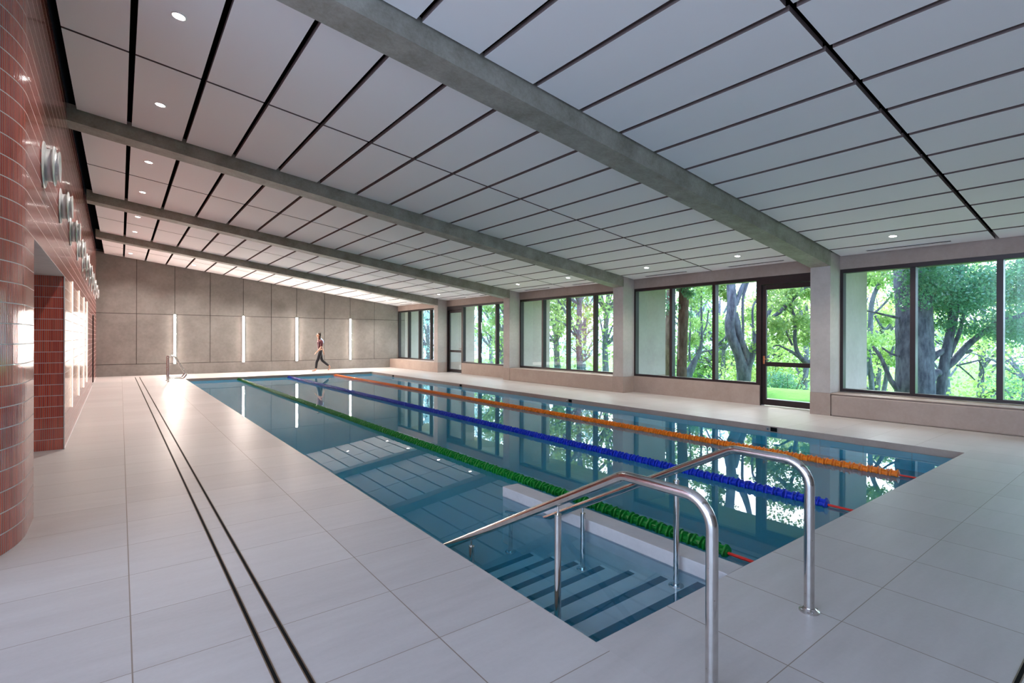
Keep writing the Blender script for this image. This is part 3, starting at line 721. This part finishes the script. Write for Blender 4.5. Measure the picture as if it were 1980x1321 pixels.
leafmesh(leafregion([(1330, 540, 1385, 600, 9, 160, .45), (1330, 620, 1385, 660, 5, 140, .4)], 18, bs, 1), M['leaf_green'], .10, 'foliage', t5)
# tree seen through the near door
bs = at(1600, 760, 14.5); bs.z = -.12
t6 = root('tree', bs, 'arching tree whose boughs cross the near glass door', 'tree')
limbs([[(1625, 790, 10), (1605, 740, 9), (1580, 712, 7), (1562, 702, 6), (1550, 694, 5), (1542, 682, 4), (1537, 660, 3.5), (1537, 630, 3), (1532, 600, 2.5), (1520, 570, 2)], [(1545, 690, 3.5), (1530, 680, 2.6), (1520, 675, 2), (1505, 668, 1.5), (1495, 670, 1)],
       [(1605, 730, 8), (1610, 640, 7), (1590, 570, 6), (1560, 552, 5), (1530, 580, 4.5), (1510, 602, 4), (1495, 612, 3)], [(1532, 668, 2), (1520, 640, 2), (1515, 620, 1.5)]], 14.5, bs, M['bark_grey'], t6)
leafmesh(leafregion([(1490, 560, 1570, 660, 20, 230, .42), (1490, 400, 1640, 540, 18, 200, .6)], 14.6, bs, .8), M['leaf_green'], .085, 'foliage', t6)
# low shrub on the lawn beyond the door
def shrub(px, py, d, r, mat, lab, n=900):
    bs = at(px, py, d); bs.z = terrain(bs.x, bs.y)
    t_ = root('shrub', bs, lab, 'shrub'); mb = MB()
    for _ in range(7):
        a_ = random.uniform(0, 2*PI); mb.tube([(0, 0, 0), (.3*r*math.cos(a_), .3*r*math.sin(a_), .5*r), (.6*r*math.cos(a_), .6*r*math.sin(a_), 1.1*r)], [.03, .02, .01], 6)
    mb.build('stems', M['bark_brown'], t_)
    leafmesh([((random.uniform(-.5, .5)*r, random.uniform(-.5, .5)*r, r*random.uniform(.5, .95)), (r*.6, r*.6, r*.5), n//6) for _ in range(6)], mat, .10, 'foliage', t_)
shrub(1525, 745, 20, 1.0, M['leaf_teal'], 'dark spreading shrub on the lawn behind the near glass door', 1400)
shrub(948, 700, 44, 1.6, M['leaf_haze'], 'pale blue shrub on the bright ground beyond the distant window')
# middle bay sapling and hedge of background trees
def bgtree(px, d, h, rad_, mat, lab, n=2600, size=.2, stem=.12, group=None, dens=14):
    bs = at(px, 700, d); bs.z = terrain(bs.x, bs.y); t_ = root('tree', bs, lab, 'tree', group); mb = MB()
    lean = random.uniform(-.4, .4)
    trunk = [Vector((lean*s*s, .1*math.sin(6*s), h*.8*s)) for s in (0, .25, .5, .75, 1)]; mb.tube(trunk, [stem, stem*.85, stem*.7, stem*.5, stem*.25], 8); cl = []
    for k in range(dens):
        s = random.uniform(.28, 1); a_ = random.uniform(0, 2*PI); rr_ = rad_*(1-.35*s)*random.uniform(.35, 1)
        st_ = trunk[min(4, int(s*4))]; en = Vector((lean*s*s+rr_*math.cos(a_), rr_*math.sin(a_), h*s*random.uniform(.85, 1.1)))
        mid = (st_+en)/2+Vector((0, 0, .2)); mb.tube([st_, mid, en], [stem*.4, stem*.28, stem*.1], 6)
        q = random.uniform(.28, .46)*rad_; cl.append((tuple(en), (q, q, q*.7), n//dens))
    cl.append(((0, 0, h*.2), (rad_*.6, rad_*.6, h*.18), n//12))
    mb.build('trunk', M['bark_brown'] if random.random() < .0 else M['bark_grey'], t_); leafmesh(cl, mat, size, 'foliage', t_); return t_
spec = [ # px, depth, height, radius, leaf
 (1985, 20, 6.5, 3.0, 'leaf_lime', 'bright lime tree low at the right edge of the near window'),
 (1900, 24, 7.0, 3.2, 'leaf_lime', 'lime green tree behind the branches of the near window'),
 (1835, 30, 9.0, 3.6, 'leaf_green', 'rounded green tree behind the thin second stem of the near window'),
 (1700, 27, 7.0, 3.0, 'leaf_lime', 'yellow-green tree behind the slender leaning stems'),
 (1655, 34, 10., 3.2, 'leaf_green', 'tall green tree just beside the pale fin of the near window'),
 (1560, 26, 7.5, 2.8, 'leaf_lime', 'lime tree behind the near glass door, at its right side'),
 (1505, 30, 7.5, 3.0, 'leaf_green', 'green tree behind the near glass door, at its handle side'),
 (1470, 24, 5.5, 2.2, 'leaf_lime', 'bright yellow-green tree right of the V-shaped fork'),
 (1400, 28, 6.0, 2.6, 'leaf_green', 'green tree left of the V-shaped fork'),
 (1392, 38, 9.0, 3.4, 'leaf_haze', 'bluish hazy tree far behind the three-pane window'),
 (1350, 30, 9.0, 3.0, 'leaf_green', 'loose green tree behind the small crooked tree'),
 (1172, 26, 8.5, 2.8, 'leaf_green', 'green tree in the right pane of the four-pane window'),
 (1122, 24, 8.0, 2.4, 'leaf_lime', 'yellow-flecked tree with a thin upright stem in the middle pane of the four-pane window'),
 (1078, 27, 7.5, 2.6, 'leaf_green', 'dappled green tree right of the fin in the four-pane window'),
 (1130, 44, 11., 4.5, 'leaf_haze', 'pale hazy tree far behind the four-pane window'),
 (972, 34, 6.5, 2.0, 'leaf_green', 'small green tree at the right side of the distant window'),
 (950, 62, 15., 5.5, 'leaf_haze', 'pale blue hazy tree filling the distant window'),
 (905, 70, 15., 5.5, 'leaf_haze', 'pale blue hazy tree near the distant door'),
 (828, 62, 15., 5.0, 'leaf_haze', 'pale hazy tree seen through the farthest window'),
 (2080, 18, 8.0, 3.2, 'leaf_green', 'green tree beyond the right edge of the picture'),
 (1760, 40, 12., 4.5, 'leaf_haze', 'hazy tree far behind the thick grey trunk'),
 (1580, 42, 12., 4.5, 'leaf_haze', 'hazy tree far behind the near door')]
for px, d_, h_, r_, lf, lab in spec:
    bgtree(px, d_, h_, r_, M[lf], lab, n=2600, size=.0058*d_+.03, stem=.09+.003*d_, dens=22)

# ================================================================== PERSON
def skin(name, verts, edges, mat, parent, root_i=0, sub=2, smooth=True):
    me = bpy.data.meshes.new(name); me.from_pydata([v[:3] for v in verts], edges, []); o = bpy.data.objects.new(name, me); C.objects.link(o); o.parent = parent
    bm = bmesh.new(); bm.from_mesh(me); lay = bm.verts.layers.skin.verify(); bm.verts.ensure_lookup_table()
    for i, v in enumerate(verts):
        r = v[3]; bm.verts[i][lay].radius = (r if not isinstance(r, tuple) else r[0], r if not isinstance(r, tuple) else r[1]); bm.verts[i][lay].use_root = (i == root_i)
    bm.to_mesh(me); bm.free(); me.materials.append(mat)
    m_ = o.modifiers.new('skin', 'SKIN'); m_.use_smooth_shade = True; s_ = o.modifiers.new('sub', 'SUBSURF'); s_.levels = sub; s_.render_levels = sub
    return o
# local frame: +x is the walking direction (turned afterwards), z up
per = root('person', (7.20, 23.75, 0), 'person walking barefoot along the far pool edge, dark hair, maroon top, black leggings, pale towel', 'person', rz=PI)
bv = [(0, 0, .90, (.098, .082)), (.01, 0, 1.05, (.105, .085)), (.03, 0, 1.20, (.125, .09)), (.04, 0, 1.34, (.12, .08)), (.05, 0, 1.42, .055), (.065, 0, 1.50, .045), (.08, 0, 1.58, .078), (.085, 0, 1.66, .078), (.08, 0, 1.70, .05),
      (.02, .085, .86, .076), (.14, .10, .50, .058), (.19, .10, .44, .055), (.22, .10, .10, .036), (.24, .10, .045, .035), (.34, .11, .025, .026), (.40, .11, .022, .018),
      (-.01, -.085, .86, .076), (-.10, -.10, .50, .06), (-.14, -.10, .45, .056), (-.42, -.10, .22, .038), (-.47, -.10, .17, .034), (-.43, -.10, .06, .028), (-.37, -.10, .028, .02),
      (.03, .15, 1.37, .055), (-.01, .20, 1.34, .048), (.02, .23, 1.10, .036), (.16, .24, .93, .028), (.22, .24, .87, .024),
      (.03, -.15, 1.37, .055), (.02, -.20, 1.34, .048), (-.12, -.23, 1.12, .036), (-.20, -.24, .92, .028), (-.22, -.24, .85, .024)]
be = [(0, 1), (1, 2), (2, 3), (3, 4), (4, 5), (5, 6), (6, 7), (7, 8), (0, 9), (9, 10), (10, 11), (11, 12), (12, 13), (13, 14), (14, 15), (0, 16), (16, 17), (17, 18), (18, 19), (19, 20), (20, 21), (21, 22),
      (3, 23), (23, 24), (24, 25), (25, 26), (26, 27), (3, 28), (28, 29), (29, 30), (30, 31), (31, 32)]
# hands: palm end plus four fingers and a thumb
def hand(i, base, dirv, side):
    dv = Vector(dirv).normalized(); sd = Vector(side); b0 = Vector(base)
    p = b0+dv*.05; bv.append((*p, .026)); pi_ = len(bv)-1; be.append((i, pi_))
    for k, (o_, L) in enumerate(((-.026, .062), (-.009, .072), (.009, .068), (.026, .052))):
        q = p+dv*.03+sd*o_; q2 = q+dv*L*.5; q3 = q2+(dv*.8+Vector((0, 0, -.35))).normalized()*L*.45
        n0 = len(bv); bv.append((*q, .0095)); bv.append((*q2, .0085)); bv.append((*q3, .007)); be.extend([(pi_, n0), (n0, n0+1), (n0+1, n0+2)])
    q = b0+dv*.03+sd*-.035; q2 = q+dv*.035+sd*-.018; n0 = len(bv); bv.append((*q, .010)); bv.append((*q2, .008)); be.extend([(pi_, n0), (n0, n0+1)])
hand(27, (.22, .24, .87), (.7, 0, -.7), (0, 1, 0)); hand(32, (-.22, -.24, .85), (-.2, 0, -1), (0, -1, 0))
body = skin('body', bv, be, M['skin'], per)
gr = .012
leg_idx = [0, 9, 10, 11, 12, 16, 17, 18, 19]; mp = {j: i for i, j in enumerate(leg_idx)}
lv = [(bv[j][0], bv[j][1], bv[j][2]+(.03 if j == 0 else 0), tuple(r+gr+.022 for r in bv[j][3]) if isinstance(bv[j][3], tuple) else bv[j][3]+gr+(.012 if j in (9, 16) else 0)) for j in leg_idx]
lv += [(.005, 0, .99, (.118, .098)), (.008, 0, 1.02, (.10, .08))]
skin('leggings', lv, [(0, 1), (1, 2), (2, 3), (3, 4), (0, 5), (5, 6), (6, 7), (7, 8), (0, 9), (9, 10)], M['legging'], per)
ti = [0, 1, 2, 3, 23, 24, 25, 28, 29, 30]; tv = []
for j in ti:
    r = bv[j][3]; r = tuple(q+.02 for q in r) if isinstance(r, tuple) else r+.016; tv.append((bv[j][0], bv[j][1], bv[j][2]+(.03 if j == 0 else 0)-(.02 if j == 3 else 0), r))
tv.append((.05, 0, 1.42, .068)); tv[0] = (.0, 0, .90, (.14, .118))
skin('top', tv, [(0, 1), (1, 2), (2, 3), (3, 4), (4, 5), (5, 6), (3, 7), (7, 8), (8, 9), (3, 10)], M['maroon'], per, 2)
hb = MB(); nu, nv = 20, 14; hv = []
for i in range(nv+1):
    for k in range(nu):
        th_, ph_ = PI*i/nv, 2*PI*k/nu; x_, y_, z_ = math.sin(th_)*math.cos(ph_), math.sin(th_)*math.sin(ph_), math.cos(th_)
        if x_ > .15 and z_ < .45: x_, y_ = x_*.62, y_*.9          # open over the face
        if z_ < 0 and x_ <= .15: x_ = x_*.75-.12; z_ *= 3.1        # long hair falling down the back
        hv.append((.052+.105*x_, .092*y_*(1 if z_ > -1 else .75), 1.66+.10*z_))
hb.add(hv, [(i*nu+k, (i+1)*nu+k, (i+1)*nu+(k+1) % nu, i*nu+(k+1) % nu) for i in range(nv) for k in range(nu)], 0, True)
hb.build('hair', M['hair'], per)
fb = MB(); 
for s in (-1, 1): fb.lathe([(0, .004), (.004, .010), (.008, .008), (.010, .002)], (.152, s*.03, 1.635), (1, 0, 0), 10)
fb.build('eyes', M['eye'], body)
fb = MB(); fb.tube([(.150, 0, 1.638), (.166, 0, 1.612), (.176, 0, 1.598), (.158, 0, 1.590)], [.008, .010, .012, .006], 8); fb.build('nose', M['skin'], body)
fb = MB(); fb.tube([(.142, -.024, 1.562), (.156, 0, 1.560), (.142, .024, 1.562)], [.003, .007, .003], 8); fb.build('mouth', M['lip'], body)
fb = MB()
for s in (-1, 1): fb.lathe([(0, .012), (.008, .022), (.014, .020)], (.07, s*.072, 1.61), (0, s, 0), 12)
fb.build('ears', M['skin'], body)
skin('towel', [(.03, -.17, 1.43, .05), (-.04, -.16, 1.47, .052), (-.14, -.15, 1.38, .06), (-.17, -.15, 1.24, .05)], [(0, 1), (1, 2), (2, 3)], M['towel'], per)

# ================================================================== SKY, SUN
W = bpy.data.worlds.new('World'); S.world = W; W.use_nodes = True; nt = W.node_tree; nt.nodes.clear()
sk = nt.nodes.new('ShaderNodeTexSky'); sk.sky_type = 'NISHITA'; sk.sun_disc = False; sk.sun_elevation = math.radians(42); sk.sun_rotation = math.radians(60); sk.dust_density = 4.0; sk.air_density = 1.3
bg = nt.nodes.new('ShaderNodeBackground'); bg.inputs[1].default_value = .55
mxw = nt.nodes.new('ShaderNodeMix'); mxw.data_type = 'RGBA'; mxw.inputs[0].default_value = .6; mxw.inputs[7].default_value = (5.6, 7.2, 9.9, 1)
nt.links.new(sk.outputs[0], mxw.inputs[6]); nt.links.new(mxw.outputs[2], bg.inputs[0]); ow = nt.nodes.new('ShaderNodeOutputWorld'); nt.links.new(bg.outputs[0], ow.inputs[0])
sd = bpy.data.lights.new('sun', 'SUN'); sd.energy = 2.6; sd.angle = math.radians(1.5); sd.color = (1, .95, .86); so = bpy.data.objects.new('sun', sd); C.objects.link(so)
so.rotation_euler = Vector((-.75, -.45, -.95)).to_track_quat('-Z', 'Y').to_euler()
S.view_settings.view_transform = 'Standard'; S.view_settings.look = 'None'; S.view_settings.exposure = 0.8; S.view_settings.gamma = 1.0
S.view_settings.use_curve_mapping = False
S.cycles.max_bounces = 14; S.cycles.diffuse_bounces = 6; S.cycles.glossy_bounces = 6; S.cycles.transmission_bounces = 10; S.cycles.transparent_max_bounces = 24
S.cycles.caustics_refractive = True; S.cycles.caustics_reflective = True; S.cycles.sample_clamp_indirect = 6.0; S.cycles.blur_glossy = .5
S.cycles.use_denoising = True
